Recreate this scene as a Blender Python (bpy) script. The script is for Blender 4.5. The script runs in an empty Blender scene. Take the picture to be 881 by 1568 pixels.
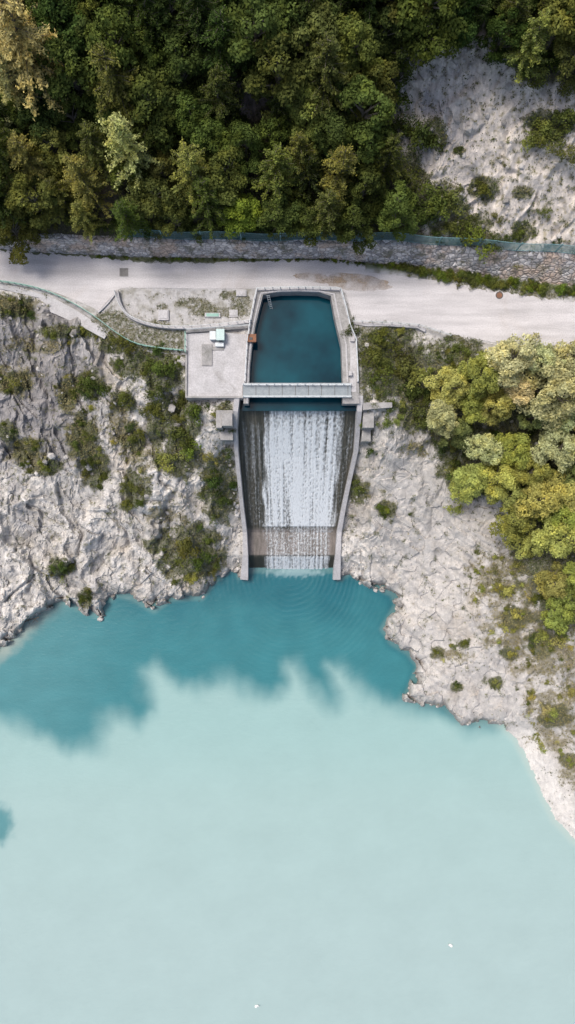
import bpy, math, random
import numpy as np
from mathutils import Vector
rng=np.random.default_rng(7); random.seed(7)
H=104.5; K=0.75/784; CX=440.5; CY=784.0; LAKE=-25.0
def W(u,v,z):
    u=np.asarray(u,float); v=np.asarray(v,float); z=np.asarray(z,float)+0*u
    s=K*(H-z)
    return np.stack([(u-CX)*s,(CY-v)*s,z],-1)
def toimg(x,y,z):
    s=K*(H-z); return x/s+CX, CY-y/s
# ---------------- noise ----------------
_perm=np.random.default_rng(3).permutation(4096)
_g=np.random.default_rng(4).uniform(0,2*np.pi,4096); _gx=np.cos(_g); _gy=np.sin(_g)
def perlin(x,y,seed=0):
    x=np.asarray(x,float)+seed*17.31; y=np.asarray(y,float)+seed*9.77
    xi=np.floor(x).astype(np.int64); yi=np.floor(y).astype(np.int64); xf=x-xi; yf=y-yi
    def h(a,b): return _perm[(_perm[a&4095]+b)&4095]
    def d(a,b,dx,dy):
        k=h(a,b); return _gx[k]*dx+_gy[k]*dy
    f=lambda t:t*t*t*(t*(t*6-15)+10)
    a=d(xi,yi,xf,yf); b=d(xi+1,yi,xf-1,yf); c=d(xi,yi+1,xf,yf-1); e=d(xi+1,yi+1,xf-1,yf-1)
    wx=f(xf); wy=f(yf)
    return ((a+(b-a)*wx)*(1-wy)+(c+(e-c)*wx)*wy)*1.5
def worley(x,y,seed=0):
    """faceted blocks: returns (plane height of the cell, F2-F1)"""
    x=np.asarray(x,float)+seed*7.7; y=np.asarray(y,float)+seed*3.3
    xi=np.floor(x).astype(np.int64); yi=np.floor(y).astype(np.int64)
    f1=np.full(x.shape,9.); f2=np.full(x.shape,9.); hh=np.zeros(x.shape)
    for i in(-1,0,1):
        for j in(-1,0,1):
            k=_perm[(_perm[(xi+i)&4095]+yi+j)&4095]
            px=xi+i+.5+.45*_gx[k]; py=yi+j+.5+.45*_gy[k]
            dx=x-px; dy=y-py; dd=dx*dx+dy*dy
            k2=_perm[k]; pl=(k2/4096-.5)+.9*(_gx[k2]*dx+_gy[k2]*dy)
            m=dd<f1; f2=np.where(m,f1,np.minimum(f2,dd)); hh=np.where(m,pl,hh); f1=np.where(m,dd,f1)
    return hh,np.sqrt(f2)-np.sqrt(f1)
def fbm(x,y,o=4,seed=0):
    r=0;a=1;t=0
    for i in range(o):
        r=r+a*perlin(x*2**i,y*2**i,seed+i*3);t+=a;a*=.5
    return r/t
def ridged(x,y,o=4,seed=0):
    r=0;a=1;t=0
    for i in range(o):
        r=r+a*(1-2*np.abs(perlin(x*2**i,y*2**i,seed+i*3)));t+=a;a*=.5
    return r/t
def ss(a,b,x):
    t=np.clip((x-a)/(b-a),0,1); return t*t*(3-2*t)
def segdist(U,V,pts,closed=False):
    n=len(pts); best=np.full(np.shape(U),1e18)
    for i in range(n if closed else n-1):
        a=pts[i]; b=pts[(i+1)%n]; dx=b[0]-a[0]; dy=b[1]-a[1]
        t=np.clip(((U-a[0])*dx+(V-a[1])*dy)/(dx*dx+dy*dy+1e-9),0,1)
        best=np.minimum(best,(U-a[0]-t*dx)**2+(V-a[1]-t*dy)**2)
    return np.sqrt(best)
def inside(U,V,pts):
    r=np.zeros(np.shape(U),bool); n=len(pts)
    for i in range(n):
        a=pts[i]; b=pts[(i+1)%n]
        if a[1]==b[1]: continue
        c=((a[1]>V)!=(b[1]>V))&(U<(b[0]-a[0])*(V-a[1])/(b[1]-a[1])+a[0])
        r^=c
    return r
def sdist(U,V,pts): # + outside
    d=segdist(U,V,pts,True); return np.where(inside(U,V,pts),-d,d)
def blobs(U,V,L):
    r=np.zeros(np.shape(U))
    for (u,v,a,b) in L: r=np.maximum(r,1.25-((U-u)/a)**2*.7-((V-v)/b)**2*.7)
    return r
# ---------------- plan of the site ----------------
SHORE=[(-6000,1700),(-1000,1400),(-200,1100),(-60,1035),(0,995),(30,968),(60,940),(95,921),(120,932),(155,946),(160,925),(180,911),(205,918),(236,936),(262,918),(290,916),(310,916),(325,893),(345,876),(362,866),(366,884),(380,874),(445,874),(512,874),(522,886),(536,877),(560,893),(600,910),(607,925),(585,963),(600,985),(625,1000),(640,1020),(630,1045),(620,1070),(650,1078),(680,1082),(710,1108),(740,1105),(770,1112),(790,1132),(805,1160),(820,1190),(835,1225),(850,1255),(881,1288),(950,1345),(1100,1430),(2000,1700),(6000,2500)]
LAKEP=SHORE+[(6000,9000),(-6000,9000)]
PLAT=[(-9000,430),(-60,428),(0,434),(75,450),(120,470),(162,508),(200,528),(284,535),(300,505),(375,498),(372,560),(368,620),(556,620),(552,515),(600,495),(640,497),(700,517),(760,527),(881,535),(960,550),(9000,900),(9000,-9000),(-9000,-9000)]
CHUTE=[(361,612),(553,612),(549,650),(546,690),(530,765),(519,820),(517,900),(374,900),(376,820),(369,765),(362,690),(360,650)]
POOL=[(378,620),(382,525),(392,470),(400,447),(515,447),(528,470),(540,520),(545,620)]
wt_u=[-9000,-60,60,200,310,400,500,600,700,800,881,960,9000]; wt_v=[350,352,362,366,369,371,370,371,379,386,392,396,700]
wb_u=[-9000,-60,60,200,400,500,600,700,800,881,960,9000]; wb_v=[372,374,385,392,395,395,405,418,430,438,446,800]
def face_z(v): return np.interp(v,[612,627,640,700,808,815,850,872,900],[-2.6,-2.7,-4.0,-10.2,-20.6,-21.2,-22.2,-25.4,-26.5])
VEG=[(140,590,22,22),(190,615,18,16),(265,650,38,50),(275,705,36,25),(250,565,35,35),(335,745,26,50),(205,670,18,24),(210,745,20,26),(290,845,50,44),(240,835,18,12),(92,868,18,14),(130,918,12,16),(20,585,28,16),(22,470,34,16),(105,605,16,24),(128,670,22,36),(146,715,20,34),(70,715,26,12),(40,690,22,16),(12,660,18,16),(180,520,30,22),(225,560,50,22),(345,640,16,25),(170,490,25,14),(230,515,60,22),(110,508,50,10),
 (580,560,45,50),(625,575,38,50),(590,515,42,22),(640,640,30,22),(548,750,18,20),(592,780,14,12),(560,650,12,24),(700,600,60,80),(720,700,50,60),(820,620,90,100),(840,800,60,120),(860,930,40,40),(780,1000,14,10),(850,1095,26,18),(760,1045,11,9),(873,1165,14,10),(790,945,24,18),(710,987,7,7),(670,1000,11,9),(700,1052,10,7),(770,905,16,10),(830,985,26,20),
 (665,205,18,22),(703,230,8,7),(740,290,22,18),(675,320,42,38),(720,355,34,26),(800,355,18,14),(845,190,38,24),(820,110,24,20),(800,295,16,10),(620,300,40,70),(870,60,60,50),(760,20,80,30),(870,100,40,20),(780,440,110,10),(830,445,70,12),(700,425,60,9),
 (295,465,25,9),(368,468,14,18),(325,478,30,7),(350,452,16,6),(250,470,10,5)]
OLIVE=[(20,580,40,26),(20,465,50,22),(128,675,30,52),(108,600,24,30),(45,695,36,28),(60,528,60,14),(215,700,30,20),(765,890,50,50),(790,960,60,40),(850,1010,70,40),(860,1080,60,50),(840,1130,40,22),(875,1180,26,30),(690,1005,30,14),(640,690,20,14),(250,790,30,16),(180,650,20,40)]
ROCKTR=[(612,80),(640,30),(690,8),(765,60),(800,125),(850,140),(900,140),(960,200),(960,420),(640,350),(640,260),(610,210)]
def terrain(U,V):
    U=np.asarray(U,float);V=np.asarray(V,float)
    dl=sdist(U,V,LAKEP); beach=ss(740,800,U)*ss(1080,1130,V)
    jit=fbm(U/14,V/14,3,5)*5+fbm(U/45,V/45,2,8)*5
    wl_h,wl_e=worley(U/17,V/17,31); jit=jit+wl_h*7
    jit=jit*(1-ss(25,5,segdist(U,V,[(380,880),(512,880)])))
    dl=dl+jit*np.where(beach>.5,.3,1)
    dp=sdist(U,V,PLAT); dpp=np.maximum(dp,0)
    t=np.clip(dl,0,1e9)/(np.clip(dl,0,1e9)+dpp+1e-6)
    z=LAKE+25*t**1.15+(2.2*(1-np.exp(-np.clip(dl,0,1e9)/5)))*(1-beach)*ss(0,60,dpp)
    lakebed=LAKE-.2-np.clip(-dl*.12,0,6)
    z=np.where(dl<0,lakebed,z)
    z=np.where(dp<=0,-0.05,z)
    dch=sdist(U,V,CHUTE)
    w=np.exp(-(np.clip(dch,0,1e9)/30)**2)*ss(0,12,dl)*ss(610,640,V)
    z=z*(1-w)+w*(face_z(V)+1.0)
    p=W(U,V,z); X=p[...,0];Y=p[...,1]
    wr=ss(2,30,dp)*ss(0,10,dl)
    smooth=ss(540,600,U)*ss(650,760,V)
    amp=wr*(1-.75*beach)*(1-w*.7)
    wx=fbm(X/9,Y/9,4,44)*4.5; wy=fbm(X/9,Y/9,4,47)*4.5
    h1,e1=worley((X+wx)/7,(Y+wy)/10,1); h2,e2=worley((X+wx)/2.4+(Y)*.12,(Y+wy)/4.2,2); h3,e3=worley((X+wx*.5)/.9,(Y+wy*.5)/1.5,3)
    dz=(2.3*h1*ss(0,.2,e1)+1.0*h2*ss(0,.15,e2))+.32*h3*(1-smooth)+1.1*ridged((X+wx)/5.5,(Y+wy)/15,3,21)+.2*ridged(X/1.5,Y/2.1,2,31)*(1-smooth)
    dz=dz*(1-.68*smooth)
    q=X*.75+Y*.66+fbm(X/14,Y/14,3,50)*4; st=(np.abs((q/1.9)%1-.5)*.6+np.abs((q/.7)%1-.5)*.2)*smooth*wr*ss(-.2,.35,fbm(X/9,Y/9,2,57)+.05)
    z=z+dz*amp*.8+st
    vt=np.interp(U,wt_u,wt_v); vb=np.interp(U,wb_u,wb_v); d=vt-V
    hz=3.4+60*(1-np.exp(-.047*np.clip(d,0,1e9)/60))
    hw=ss(0,25,d); pz=W(U,V,hz); hx=pz[...,0]; hy=pz[...,1]
    hwx=fbm(hx/6,hy/6,3,66)*3
    g1,ge=worley((hx+hwx)/4,hy/5,9); g2,ge2=worley((hx+hwx)/1.3,hy/1.7,10)
    hz=hz+hw*(1.0*ridged(hx/10,hy/10,3,61)+.8*g1*ss(0,.25,ge)+.3*g2*ss(760,680,U)+.3*ridged(hx/2.5,hy/3.5,2,71))
    z=np.where(d>0,hz,z)
    band=(d<=0)&(V<vb)
    z=np.where(band,-.4+3.2*np.clip(1-(V-vt)/(vb-vt+1e-6),0,1)**2.5,z)
    z=np.where((V>=vb)&(dp<=0)&(V<vb+40)&(U>560),z+.35*ss(20,2,V-vb),z)
    z=np.where(inside(U,V,CHUTE),face_z(V)-1.5,z)
    z=np.where(inside(U,V,POOL),-6.,z)
    return z,dict(dl=dl,dp=dp,d=d,beach=beach,smooth=smooth,X=X,Y=Y,vb=vb,dch=dch,w=w,e1=e1*amp+1-np.clip(amp,0,1),e2=e2,h2=h2,h1=h1,q=q)
def vegmask(U,V):
    b=blobs(U,V,VEG); n=fbm(U/16,V/16,5,90)
    return ss(.2,.7,b+n*1.05)
# ---------------- helpers ----------------
def new_obj(name,verts,faces,mats=(),midx=None,attrs=None,smooth=False,parent=None):
    verts=np.asarray(verts,np.float32); me=bpy.data.meshes.new(name)
    if isinstance(faces,np.ndarray):
        n,k=faces.shape
        me.vertices.add(len(verts)); me.vertices.foreach_set('co',verts.ravel())
        me.loops.add(n*k); me.loops.foreach_set('vertex_index',faces.ravel().astype(np.int32))
        me.polygons.add(n); me.polygons.foreach_set('loop_start',np.arange(0,n*k,k,dtype=np.int32))
        me.update(calc_edges=True)
    else:
        me.from_pydata([tuple(map(float,v)) for v in verts],[],faces)
    for m in mats: me.materials.append(m)
    if midx is not None: me.polygons.foreach_set('material_index',np.asarray(midx,np.int32))
    me.polygons.foreach_set('use_smooth',np.full(len(me.polygons),smooth))
    if attrs:
        for k2,a in attrs.items():
            a=np.asarray(a,np.float32)
            if a.ndim==2:
                at=me.attributes.new(k2,'FLOAT_COLOR','POINT'); at.data.foreach_set('color',np.concatenate([a,np.ones((len(a),1),np.float32)],1).ravel())
            else:
                at=me.attributes.new(k2,'FLOAT','POINT'); at.data.foreach_set('value',a)
    me.update(); o=bpy.data.objects.new(name,me); bpy.context.scene.collection.objects.link(o)
    if parent: o.parent=parent
    return o
class MB:
    def __init__(s): s.v=[];s.f=[];s.m=[]
    def add(s,vs,fs,m=0):
        b=len(s.v); s.v+= [tuple(map(float,p)) for p in vs]; s.f+=[tuple(i+b for i in f) for f in fs]; s.m+=[m]*len(fs)
    def box(s,c,d,m=0,rot=0):
        cx,cy,cz=c; dx,dy,dz=[q/2 for q in d]; cr,sr=math.cos(rot),math.sin(rot); vs=[]
        for z in(-dz,dz):
            for x,y in((-dx,-dy),(dx,-dy),(dx,dy),(-dx,dy)): vs.append((cx+x*cr-y*sr,cy+x*sr+y*cr,cz+z))
        s.add(vs,[(3,2,1,0),(4,5,6,7),(0,1,5,4),(1,2,6,5),(2,3,7,6),(3,0,4,7)],m)
    def bar(s,a,b,w,m=0,n=4):
        a=Vector(a);b=Vector(b);d=(b-a)
        if d.length<1e-5: return
        d.normalize(); up=Vector((0,0,1)) if abs(d.z)<.9 else Vector((1,0,0)); x=d.cross(up).normalized(); y=x.cross(d)
        vs=[]
        for p in(a,b):
            for i in range(n):
                t=2*math.pi*(i+.5)/n; vs.append(p+(x*math.cos(t)+y*math.sin(t))*w)
        s.add(vs,[(i,(i+1)%n,n+(i+1)%n,n+i) for i in range(n)]+[tuple(range(n))[::-1],tuple(range(n,2*n))],m)
    def prism(s,poly,zt,zb,m=0):
        p=W([q[0] for q in poly],[q[1] for q in poly],zt); n=len(p)
        s.add([(a[0],a[1],zt) for a in p]+[(a[0],a[1],zb) for a in p],[tuple(range(n))[::-1],]+[(i,(i+1)%n,n+(i+1)%n,n+i) for i in range(n)],m)
    def wall(s,pts,width,depth,m=0): # pts (u,v,ztop)
        P=[Vector(W(*p)) for p in pts]; n=len(P); vs=[]
        for i,p in enumerate(P):
            a=P[max(i-1,0)];b=P[min(i+1,n-1)]; d=(b-a); d.z=0; d.normalize(); nn=Vector((-d.y,d.x,0))
            w=width[i] if hasattr(width,'__len__') else width
            dd=depth[i] if hasattr(depth,'__len__') else depth
            l=p+nn*w/2; r=p-nn*w/2
            vs+=[l,r,r-Vector((0,0,dd)),l-Vector((0,0,dd))]
        fs=[(0,1,2,3),tuple(4*(n-1)+k for k in(3,2,1,0))]
        for i in range(n-1):
            o=4*i
            for k in range(4): fs.append((o+k,o+4+k,o+4+(k+1)%4,o+(k+1)%4))
        s.add(vs,fs,m)
    def obj(s,name,mats,parent=None,bevel=0):
        o=new_obj(name,s.v,s.f,mats,s.m,parent=parent)
        if bevel:
            b=o.modifiers.new('b','BEVEL'); b.width=bevel; b.segments=2; b.limit_method='ANGLE'
        return o
def resample(pts,step):
    pts=[np.array(p,float) for p in pts]; out=[pts[0]]
    for a,b in zip(pts[:-1],pts[1:]):
        L=np.linalg.norm((b-a)[:2]); n=max(1,int(round(L/step)))
        for i in range(1,n+1): out.append(a+(b-a)*i/n)
    return out
def smoothpath(pts,it=2):
    pts=[np.array(p,float) for p in pts]
    for _ in range(it):
        o=[pts[0]]
        for a,b in zip(pts[:-1],pts[1:]): o+=[a*.75+b*.25,a*.25+b*.75]
        o.append(pts[-1]); pts=o
    return pts
def empty(name):
    e=bpy.data.objects.new(name,None); bpy.context.scene.collection.objects.link(e); return e
# ---------------- materials ----------------
class NT:
    def __init__(s,name):
        s.m=bpy.data.materials.new(name); s.m.use_nodes=True; s.t=s.m.node_tree; s.n=s.t.nodes; s.b=s.n['Principled BSDF']; s.out=s.n['Material Output']
    def N(s,ty,**k):
        n=s.n.new(ty)
        for a,b in k.items(): setattr(n,a,b)
        return n
    def L(s,a,b): s.t.links.new(a,b)
    def coord(s,scale=(1,1,1),loc=(0,0,0)):
        g=s.N('ShaderNodeNewGeometry'); mp=s.N('ShaderNodeMapping'); s.L(g.outputs['Position'],mp.inputs['Vector'])
        mp.inputs['Scale'].default_value=scale; mp.inputs['Location'].default_value=loc; return mp.outputs[0]
    def noise(s,sc,det=5,ro=.6,vec=None,dist=0):
        n=s.N('ShaderNodeTexNoise'); n.inputs['Scale'].default_value=sc; n.inputs['Detail'].default_value=det; n.inputs['Roughness'].default_value=ro; n.inputs['Distortion'].default_value=dist
        s.L(vec if vec is not None else s.coord(),n.inputs['Vector']); return n.outputs['Fac']
    def mr(s,x,a,b,c,d):
        n=s.N('ShaderNodeMapRange'); s.L(x,n.inputs[0]); 
        for i,q in enumerate((a,b,c,d)): n.inputs[i+1].default_value=q
        return n.outputs[0]
    def mix(s,f,a,b,mode='MIX'):
        n=s.N('ShaderNodeMix',data_type='RGBA',blend_type=mode)
        for i,q in((0,f),(6,a),(7,b)):
            if hasattr(q,'links'): s.L(q,n.inputs[i])
            else: n.inputs[i].default_value=q if i==0 else (*q,1)
        return n.outputs[2]
    def math(s,op,a,b=0):
        n=s.N('ShaderNodeMath',operation=op)
        for i,q in((0,a),(1,b)):
            if hasattr(q,'links'): s.L(q,n.inputs[i])
            else: n.inputs[i].default_value=q
        return n.outputs[0]
    def gray(s,x):
        n=s.N('ShaderNodeCombineColor'); [s.L(x,n.inputs[i]) for i in range(3)]; return n.outputs[0]
    def bump(s,h,st,dist=.1):
        n=s.N('ShaderNodeBump'); n.inputs['Strength'].default_value=st; n.inputs['Distance'].default_value=dist; s.L(h,n.inputs['Height']); s.L(n.outputs[0],s.b.inputs['Normal']); return n
    def attr(s,name,o='Color'):
        n=s.N('ShaderNodeAttribute'); n.attribute_name=name; return n.outputs[o]
def surf(name,c1,c2,sc=.6,fine=8,rough=.85,bump=.4,c3=None,streak=None):
    t=NT(name); f=t.mr(t.noise(sc,6,.65),.35,.65,0,1); c=t.mix(f,c1,c2)
    if c3: c=t.mix(t.mr(t.noise(sc*.37,4,.7,dist=1),.55,.7,0,.8),c,c3)
    g=t.noise(fine,4,.7); c=t.mix(1.0,c,t.gray(t.mr(g,.25,.75,.72,1.25)),'MULTIPLY')
    if streak: c=t.mix(1.0,c,t.gray(t.mr(t.noise(1,4,.6,vec=t.coord(streak)),.3,.7,.82,1.13)),'MULTIPLY')
    t.L(c,t.b.inputs['Base Color']); t.b.inputs['Roughness'].default_value=rough; t.bump(g,bump,.08); return t.m
M_conc=surf('concrete_pale',(.50,.49,.50),(.40,.39,.395),.5,5,.85,.3,c3=(.30,.29,.28))
M_conc2=surf('concrete_weathered',(.36,.35,.345),(.25,.245,.24),.7,4,.85,.5,c3=(.16,.16,.14))
M_road=surf('road_gravel',(.565,.545,.55),(.50,.48,.485),.16,6,.9,.2,c3=(.47,.435,.42),streak=(.08,.7,1))
M_metal=surf('painted_steel_white',(.62,.66,.68),(.5,.54,.56),2,9,.5,.05)
M_grey=surf('galvanised_grating',(.22,.26,.29),(.29,.33,.36),1.5,9,.5,.1)
M_green=surf('painted_steel_green',(.17,.36,.30),(.24,.42,.36),2,9,.5,.05)
M_fence=surf('fence_net_teal',(.14,.29,.33),(.20,.36,.39),2,9,.6,.05)
M_mint=surf('cabinet_mint',(.46,.60,.58),(.42,.54,.53),2,9,.5,.05)
M_rust=surf('rusty_steel',(.28,.12,.06),(.2,.1,.06),2,9,.8,.2)
M_dark=surf('dark_iron',(.06,.055,.055),(.10,.09,.085),4,9,.6,.2)
M_bark=surf('bark',(.12,.10,.08),(.18,.16,.13),3,9,.9,.5)
M_white=surf('feathers_white',(.8,.8,.78),(.7,.7,.68),4,9,.8,.1)
def stone_wall_mat():
    t=NT('stone_masonry'); v=t.N('ShaderNodeTexVoronoi',feature='F1'); v.inputs['Scale'].default_value=1.3; t.L(t.coord((1,1,1.4)),v.inputs['Vector'])
    e=t.N('ShaderNodeTexVoronoi',feature='DISTANCE_TO_EDGE'); e.inputs['Scale'].default_value=1.3; t.L(t.coord((1,1,1.4)),e.inputs['Vector'])
    sp=t.N('ShaderNodeSeparateColor'); t.L(v.outputs['Color'],sp.inputs[0])
    c=t.mix(sp.outputs[0],(.32,.31,.32),(.80,.76,.74)); c=t.mix(t.mr(t.noise(.22,4),.48,.6,0,.8),c,(.60,.45,.35))
    c=t.mix(t.mr(t.noise(.5,6,.75),.52,.62,0,.8),c,(.15,.15,.09))
    c=t.mix(t.mr(e.outputs['Distance'],0,.07,.85,0),c,(.12,.11,.10))
    t.L(c,t.b.inputs['Base Color']); t.b.inputs['Roughness'].default_value=.9; t.bump(t.mr(e.outputs['Distance'],0,.2,0,1),.8,.15); return t.m
M_stone=stone_wall_mat()
def terrain_mat():
    t=NT('terrain_rock_soil'); col=t.attr('col'); rk=t.attr('rock','Fac')
    n1=t.noise(.9,9,.72); n2=t.noise(4,6,.8); n3=t.noise(.25,5,.65,dist=1.5)
    c=t.mix(1.0,col,t.gray(t.mr(n1,.3,.7,.80,1.18)),'MULTIPLY')
    c=t.mix(1.0,c,t.gray(t.mr(n2,.3,.7,.84,1.15)),'MULTIPLY')
    vs=t.noise(1,5,.7,vec=t.coord((1.6,.35,.35)),dist=.8); c=t.mix(rk,c,t.mix(1.0,c,t.gray(t.mr(vs,.35,.65,.72,1.18)),'MULTIPLY'))
    fr=t.noise(.38,6,.6,vec=t.coord((1,.55,1)),dist=1.2); ab=t.math('ABSOLUTE',t.math('SUBTRACT',fr,.5))
    cr=t.math('MULTIPLY',t.mr(ab,0,.012,1,0),t.mr(n3,.46,.6,0,1)); cr=t.math('MULTIPLY',cr,rk)
    c=t.mix(t.math('MULTIPLY',cr,.6),c,(.13,.12,.12))
    t.L(c,t.b.inputs['Base Color']); t.b.inputs['Roughness'].default_value=.92
    hgt=t.math('ADD',t.math('MULTIPLY',n1,1.0),t.math('MULTIPLY',n2,.22)); hgt=t.math('SUBTRACT',hgt,t.math('MULTIPLY',cr,.3))
    t.bump(hgt,.5,.5); return t.m
M_terr=terrain_mat()
def leaf_mat():
    t=NT('foliage'); oi=t.N('ShaderNodeObjectInfo'); tint=t.attr('tint','Fac')
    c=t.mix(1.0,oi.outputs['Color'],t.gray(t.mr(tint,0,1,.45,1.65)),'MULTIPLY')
    y=t.mix(1.0,c,(1.2,1.1,.88),'MULTIPLY'); c=t.mix(t.mr(t.noise(.45,3),.45,.65,0,1),c,y)
    d=t.N('ShaderNodeBsdfDiffuse'); tr=t.N('ShaderNodeBsdfTranslucent'); ms=t.N('ShaderNodeMixShader'); ms.inputs[0].default_value=.3
    t.L(c,d.inputs[0]); t.L(c,tr.inputs[0]); t.L(d.outputs[0],ms.inputs[1]); t.L(tr.outputs[0],ms.inputs[2]); t.L(ms.outputs[0],t.out.inputs[0]); return t.m
M_leaf=leaf_mat()
t=NT('grass_blades'); t.L(t.attr('col'),t.b.inputs['Base Color']); t.b.inputs['Roughness'].default_value=.9; M_tuft=t.m
# ---------------- terrain ----------------
def axis(lo,hi,step,far):
    a=list(np.arange(lo,hi+.01,step)); s=step*3; x=a[-1]; r=[]
    while x<far: x+=s; s*=1.22; r.append(x)
    s=step*3; x=lo; l=[]
    while x>-far: x-=s; s*=1.22; l.append(x)
    return np.array(l[::-1]+a+r)
au=axis(-90,971,1.7,12000); av=axis(-130,1310,1.7,12000)
U,V=np.meshgrid(au,av); Z,mk=terrain(U,V)
P=W(U,V,Z); X=P[...,0];Y=P[...,1]
nv,nu=U.shape; idx=np.arange(nv*nu).reshape(nv,nu)
F=np.stack([idx[1:,:-1],idx[1:,1:],idx[:-1,1:],idx[:-1,:-1]],-1).reshape(-1,4)
def C(*c): return np.array(c,float)
def mixc(a,b,m): return a*(1-m[...,None])+b*m[...,None]
Z3=np.zeros(U.shape+(3,))
vm=vegmask(U,V); n99=fbm(U/22,V/14,6,99)+.6*fbm(U/5,V/5,3,98); OLV=ss(.45,1.25,blobs(U,V,OLIVE)+n99*1.35)
sdr=sdist(U,V,ROCKTR); n220=fbm(U/8,V/8,4,220); SM=mk['smooth']
base=Z3+C(.56,.535,.505)
base=mixc(base,C(.33,.325,.335),ss(.05,.45,fbm(X/6,Y/9,5,101))*.6*(1-.5*SM))
base=mixc(base,C(.45,.39,.32),ss(.05,.45,fbm(X/10,Y/10,4,120))*.6)
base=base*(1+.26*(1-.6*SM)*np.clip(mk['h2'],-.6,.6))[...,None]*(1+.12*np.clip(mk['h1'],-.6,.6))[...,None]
base=mixc(base,C(.50,.475,.45),SM*.7)
scour=ss(.0,.45,fbm(mk['q']/.8,(X-Y)/18,4,52))
base=mixc(base,C(.35,.335,.325),scour*SM*.65)
base=mixc(base,C(.44,.39,.33),ss(.1,.5,fbm(mk['q']/5,(X-Y)/14,3,53))*SM*.5)
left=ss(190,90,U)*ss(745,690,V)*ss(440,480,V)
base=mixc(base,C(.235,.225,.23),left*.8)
base=mixc(base,C(.15,.14,.13),ss(.09,.0,mk['e1'])*ss(-.1,.3,fbm(X/6,Y/6,2,77))*.6*ss(5,20,mk['dp'])*(1-.7*SM))
SPK=ss(.28,.50,fbm(U/6,V/6,4,140)+fbm(U/40,V/40,2,150)*.5)*(1-.85*SM)*ss(8,25,mk['dl'])
base=mixc(base,C(.18,.165,.085),SPK*.5)
base=mixc(base,C(.16,.14,.075),OLV*.72)
base=mixc(base,C(.075,.08,.032),vm*.8)
rim=ss(8,0,mk['dl'])*ss(-2,0,mk['dl']); base=mixc(base,C(.28,.25,.22),rim*.7*(1-mk['beach']))
base=mixc(base,C(.62,.60,.57),mk['beach']*ss(44,24,mk['dl'])*.9)
base=mixc(base,C(.25,.36,.34),ss(0,-6,mk['dl']))
plat=(mk['dp']<=0)&(mk['d']<=0)
pc=mixc(Z3+C(.46,.45,.45),C(.32,.31,.28),ss(0,.4,fbm(X/2.5,Y/2.5,4,170)))
pc=mixc(pc,C(.14,.13,.075),np.maximum(vm,ss(.1,.3,fbm(U/9,V/9,3,171))*.4)*ss(-.5,.2,fbm(U/5,V/5,3,172))*.85)
strip=ss(-1,2,V-mk['vb'])*ss(14,6,V-mk['vb']); pc=mixc(pc,C(.09,.11,.035),strip*.85)
base=np.where(plat[...,None],pc,base)
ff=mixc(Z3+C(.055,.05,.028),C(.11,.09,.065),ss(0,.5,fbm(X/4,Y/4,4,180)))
clr=ss(.2,.8,blobs(U,V,[(375,135,38,48)])); ff=mixc(ff,C(.30,.25,.24),clr*ss(-.4,.3,fbm(X/2,Y/2,3,12)))
rt=ss(25,-10,sdr+fbm(U/20,V/20,3,200)*25)
rb=mixc(Z3+C(.64,.585,.535),C(.38,.37,.39),ss(.05,.4,fbm(X/5,Y/5,5,210))*.8*ss(760,660,U)+.25*ss(.15,.4,fbm(X/4,Y/4,5,215)))
rb=mixc(rb,C(.32,.17,.12),ss(.2,.8,blobs(U,V,[(735,45,40,14),(690,12,30,10)]))*.6)
rb=mixc(rb,C(.24,.21,.11),ss(.14,.42,n220+.2*ss(640,800,U)-.1)*.65)
rb=mixc(rb,C(.09,.095,.04),vm*.75)
ff=mixc(ff,rb,rt); base=np.where((mk['d']>0)[...,None],ff,base)
rockw=np.where(mk['d']>0,rt*.7,ss(0,15,mk['dp'])*(1-.7*SM))*(1-vm)*(1-OLV)
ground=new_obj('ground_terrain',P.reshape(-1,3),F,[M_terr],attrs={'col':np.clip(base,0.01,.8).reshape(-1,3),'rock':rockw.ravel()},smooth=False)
GR=dict(z=Z,dl=mk['dl'],dp=mk['dp'],d=mk['d'],dch=mk['dch'],beach=mk['beach'],smooth=SM,vb=mk['vb'],vm=vm,olv=OLV,spk=SPK,sdr=sdr,n220=n220)
def look(keys,u,v):
    u=np.atleast_1d(u);v=np.atleast_1d(v)
    i=np.clip(np.searchsorted(au,u)-1,0,len(au)-2); j=np.clip(np.searchsorted(av,v)-1,0,len(av)-2)
    a=(u-au[i])/(au[i+1]-au[i]); b=(v-av[j])/(av[j+1]-av[j]); r=[]
    for k in keys:
        G=GR[k]; r.append((G[j,i]*(1-a)+G[j,i+1]*a)*(1-b)+(G[j+1,i]*(1-a)+G[j+1,i+1]*a)*b)
    return r
# ---------------- lake ----------------
SHADOWP=[(-200,1090),(-60,1085),(0,1100),(30,1112),(60,1125),(110,1152),(150,1138),(165,1104),(180,1095),(212,1108),(236,1088),(230,1060),(222,1028),(240,1018),(275,1050),(320,1050),(350,1042),(390,1064),(422,1064),(440,1050),(440,1018),(452,1020),(482,1062),(512,1080),(518,1060),(503,1020),(522,1022),(560,1062),(600,1078),(650,1088),(720,1114),(760,1112),(760,700),(-200,700)]
lu=axis(-50,931,3,12000); lv=axis(850,1640,3,12000)
A,B=np.meshgrid(lu,lv); LP=W(A,B,LAKE)
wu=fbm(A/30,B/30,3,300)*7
sd=sdist(A+wu,B+fbm(A/22,B/40,3,310)*8,SHADOWP); wid=19+16*ss(-.3,.5,fbm(A/60,B/60,2,320))
shadow=ss(1,-1,sd/wid)  # mask of the ridge and treetop shadow painted onto the lake
shadow=np.maximum(shadow,ss(1.15,.4,np.hypot((A+3)/28,(B-1262)/36)+fbm(A/12,B/12,3,333)*.3)*.9)
shore_d=sdist(A,B,LAKEP)
n2,n1=A.shape; ii=np.arange(n2*n1).reshape(n2,n1)
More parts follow.
